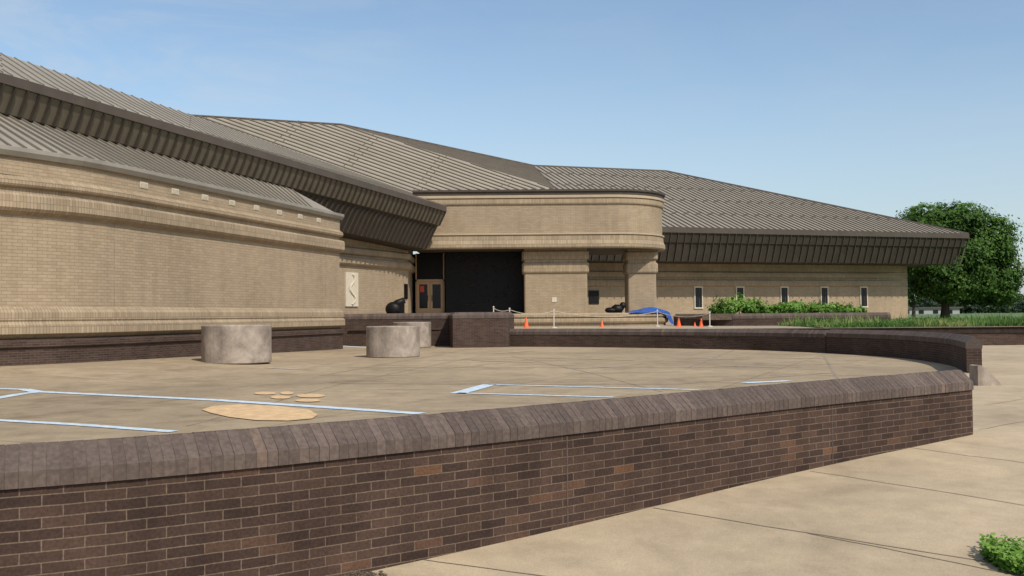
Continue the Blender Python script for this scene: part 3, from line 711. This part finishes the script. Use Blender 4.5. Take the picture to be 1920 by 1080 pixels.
g=MB(); g.tube([(0,0,-.1),(.05,0,1.2),(.1,0,3)],[.5,.36,.3],10)
for (x,z) in ((-2.2,6.5),(1.6,7.5),(3.8,5.8),(-.4,8)): g.tube([(.1,0,2.4),(x*.4,random.uniform(-.5,.5),4),(x,random.uniform(-1,1),z)],[.22,.16,.05],7)
g.build('trunk',M['bark'],e)
e=empty('broadleaf_tree',((1712-960)/F*120,120,T),'small dark tree seen under the far eave left of the big trunk','tree')
base=Vector(e.location); g=MB()
for (px,py,rx,rz) in ((1712,540,26,30),(1735,520,20,30),(1700,520,15,25)):
    c=at(px,py,120)-base; k=120/F; leaves(g,c,rx*k,1.5,rz*k,50,22,.26)
g.build('crown',M['leaf'],e); g=MB(); g.tube([(0,0,0),(.1,0,1.5),(0,0,3)],[.25,.2,.1],8); g.build('trunk',M['bark'],e)
protos=[]
for v in range(2):
    g=MB(); leaves(g,(0,0,4.2),4.6,4,3.8,110,14,.6); t_=MB(); t_.tube([(0,0,0),(0,0,3)],.3,6)
    protos.append((g,t_))
def far_tree(px,Y,sc_,label):
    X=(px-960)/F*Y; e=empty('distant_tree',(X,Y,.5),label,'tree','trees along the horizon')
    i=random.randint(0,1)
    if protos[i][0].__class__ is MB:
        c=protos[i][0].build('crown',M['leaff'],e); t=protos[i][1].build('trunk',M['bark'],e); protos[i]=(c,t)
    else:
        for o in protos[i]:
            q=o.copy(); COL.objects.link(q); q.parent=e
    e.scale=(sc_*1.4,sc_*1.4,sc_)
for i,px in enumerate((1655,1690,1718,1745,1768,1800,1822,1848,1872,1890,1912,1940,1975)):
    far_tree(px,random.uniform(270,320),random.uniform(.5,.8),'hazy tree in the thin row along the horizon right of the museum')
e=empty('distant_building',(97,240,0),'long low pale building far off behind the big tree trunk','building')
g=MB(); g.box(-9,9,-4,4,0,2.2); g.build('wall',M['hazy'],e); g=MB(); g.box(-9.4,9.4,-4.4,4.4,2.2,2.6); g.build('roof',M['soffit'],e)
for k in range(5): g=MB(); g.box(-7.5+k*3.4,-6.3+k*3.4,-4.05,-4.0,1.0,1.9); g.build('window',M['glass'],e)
wl=[(1385,58.6,1.7,.95,'tallest clump of leafy weeds above the planter wall, at its left end'),(1350,59,.9,.5,'small weed clump at the left corner of the planter wall'),(1432,58.6,1.4,.45,'low weed clump right of the tallest one'),(1485,58.8,1.5,.62,'medium weed clump at the middle of the planter wall'),(1545,58.6,1.6,.6,'broad weed clump toward the right end of the planter wall'),(1590,58.4,1.0,.42,'last low weed clump at the right end of the planter wall')]
for px,Y,rx,rz,lb in wl:
    X=(px-960)/F*Y; e=empty('weed_clump',(X,Y,1.45),lb,'weeds','weed clumps in the planter bed')
    g=MB(); leaves(g,(0,0,rz*.45),rx,.8,rz*.7,int(55*rx),22,.10,.14)
    for k in range(int(12*rx)):
        x=random.uniform(-rx*.9,rx*.9); hh=rz*random.uniform(.7,1.35)*(1-.5*abs(x/rx)); leaves(g,(x,random.uniform(-.3,.3),hh),.08,.08,.18,5,5,.07,.3)
    g.build('foliage',M['weed'],e)
g=MB(); g.box(10.9,21.3,57.2,62,1.2,1.45); struct(g,'bed_soil',M['soil'])
def blades(mb,x0,x1,y0,y1,n,h,w,z,fn=None):
    for _ in range(n):
        x=random.uniform(x0,x1); y=random.uniform(y0,y1)
        if fn and not fn(x,y): continue
        zz=z(x,y) if callable(z) else z
        t=random.uniform(0,6.28); u=Vector((math.cos(t),math.sin(t),0)); l=Vector((random.gauss(0,.45),random.gauss(0,.45),1)).normalized(); hh=h*random.uniform(.4,1.2)
        p=Vector((x,y,zz)); r_=min(1,max(0,.5+.35*math.sin(x*.9+math.sin(y*.7)*2)+random.gauss(0,.2)))
        mb.face([p-u*w,p+u*w,p+l*hh],None,r_)
g=MB(); blades(g,15,34,46.5,56.3,32000,.26,.04,T); blades(g,21.5,40,56,72,9000,.32,.06,T)
blades(g,15,32,46.5,49,6000,.45,.04,T,lambda x,y:math.sin(x*1.7)+math.sin(x*.6+1)>.4)
blades(g,15,34,50,57,6000,.6,.05,T,lambda x,y:math.sin(x*1.1+y)+math.sin(x*.5+y*.7+1)>.3)
for _ in range(140):
    leaves(g,(random.uniform(15,33),random.uniform(46.8,57),T+.15),.25,.25,.16,4,10,.06,.3)
tag(g.build('grass',M['grassb']),'uneven green grass filling the bed behind the low right wall','grass',kind='stuff')
# leafy weed bottom right
c0=W(1895,1060)
g=MB()
for _ in range(2800):
    x=c0.x+abs(random.gauss(0,.3))-.14; y=c0.y+random.gauss(0,.2)
    if (x-c0.x)<-.2+abs(y-c0.y)*.4: continue
    z=wz(y)+random.uniform(.0,.12); n=Vector((random.gauss(0,.6),random.gauss(-.2,.6),1)).normalized(); u=n.orthogonal().normalized(); u.rotate(Matrix.Rotation(random.uniform(0,6.28),3,n)); w_=n.cross(u); s_=random.uniform(.012,.028); q=Vector((x,y,z))
    g.face([q-u*s_,q-u*s_*.3+w_*s_*.5,q+u*s_*.5+w_*s_*.4,q+u*s_*1.1,q+u*s_*.5-w_*s_*.4,q-u*s_*.3-w_*s_*.5],None,min(1,max(0,(z-wz(y))*5+random.uniform(0,.35))))
tag(g.build('leafy_weed',M['weed']),'bright green leafy weed patch at the walkway edge in the near right corner','weeds')
g=MB(); c1=W(672,1080)
for _ in range(130):
    x=c1.x+random.gauss(0,.1); y=c1.y+random.gauss(0,.03); lump(g,(x,y,wz(y)+random.uniform(0,.02)),random.uniform(.005,.018),.010,random.uniform(.005,.014),6,4,.3)
tag(g.build('soil_heap',M['soil']),'small crumbly heap of soil at the foot of the foreground wall','soil')

# ---------------- light ----------------
az=R(-55); el=R(46)
sd=Vector((math.cos(az)*math.cos(el),math.sin(az)*math.cos(el),math.sin(el)))
l=bpy.data.lights.new('sun','SUN'); l.energy=4.0; l.angle=R(.53); l.color=(1,.94,.84); lo=bpy.data.objects.new('sun',l); COL.objects.link(lo); lo.rotation_euler=sd.to_track_quat('Z','Y').to_euler()
w=bpy.data.worlds.new('World'); sc.world=w; w.use_nodes=True; nt=w.node_tree; bg=nt.nodes['Background']
sky=nd(nt,'ShaderNodeTexSky'); sky.sky_type='NISHITA'; sky.sun_disc=False; sky.sun_elevation=el; sky.sun_rotation=math.atan2(sd.x,sd.y); sky.air_density=1.0; sky.dust_density=1.0; sky.ozone_density=1.3
tc=nd(nt,'ShaderNodeTexCoord'); mp=nd(nt,'ShaderNodeMapping'); mp.inputs['Scale'].default_value=(1.8,1,6.5); mp.inputs['Rotation'].default_value=(0,.25,0); mp.inputs['Location'].default_value=(.35,0,.2); nt.links.new(tc.outputs['Generated'],mp.inputs[0])
n=nd(nt,'ShaderNodeTexNoise',Scale=2.6,Detail=10.0,Roughness=.6,Distortion=.6); nt.links.new(mp.outputs[0],n.inputs['Vector'])
cl=ramp(nt,n.outputs[0],[(.40,(0,0,0)),(.68,(.85,.85,.85))])
sx=nd(nt,'ShaderNodeSeparateXYZ'); nt.links.new(tc.outputs['Generated'],sx.inputs[0])
mr=nd(nt,'ShaderNodeMapRange'); mr.inputs['From Min'].default_value=-.40; mr.inputs['From Max'].default_value=-.06; mr.inputs['To Min'].default_value=.85; mr.inputs['To Max'].default_value=.10; nt.links.new(sx.outputs[0],mr.inputs[0])
m1=nd(nt,'ShaderNodeMath'); m1.operation='MULTIPLY'; nt.links.new(cl,m1.inputs[0]); nt.links.new(mr.outputs[0],m1.inputs[1])
hz=nd(nt,'ShaderNodeMapRange'); hz.inputs['From Min'].default_value=0; hz.inputs['From Max'].default_value=.24; hz.inputs['To Min'].default_value=.62; hz.inputs['To Max'].default_value=.05; nt.links.new(sx.outputs[2],hz.inputs[0])
t0=mixc(nt,'MULTIPLY',1.0,sky.outputs[0],(1.22,1.26,1.24))
t1=mixc(nt,'MIX',hz.outputs[0],t0,(4.3,4.9,5.6))
c=mixc(nt,'MIX',m1.outputs[0],t1,(5.0,5.5,6.0))
nt.links.new(c,bg.inputs[0]); bg.inputs[1].default_value=.12
sc.view_settings.view_transform='Standard'; sc.view_settings.look='None'; sc.view_settings.exposure=0
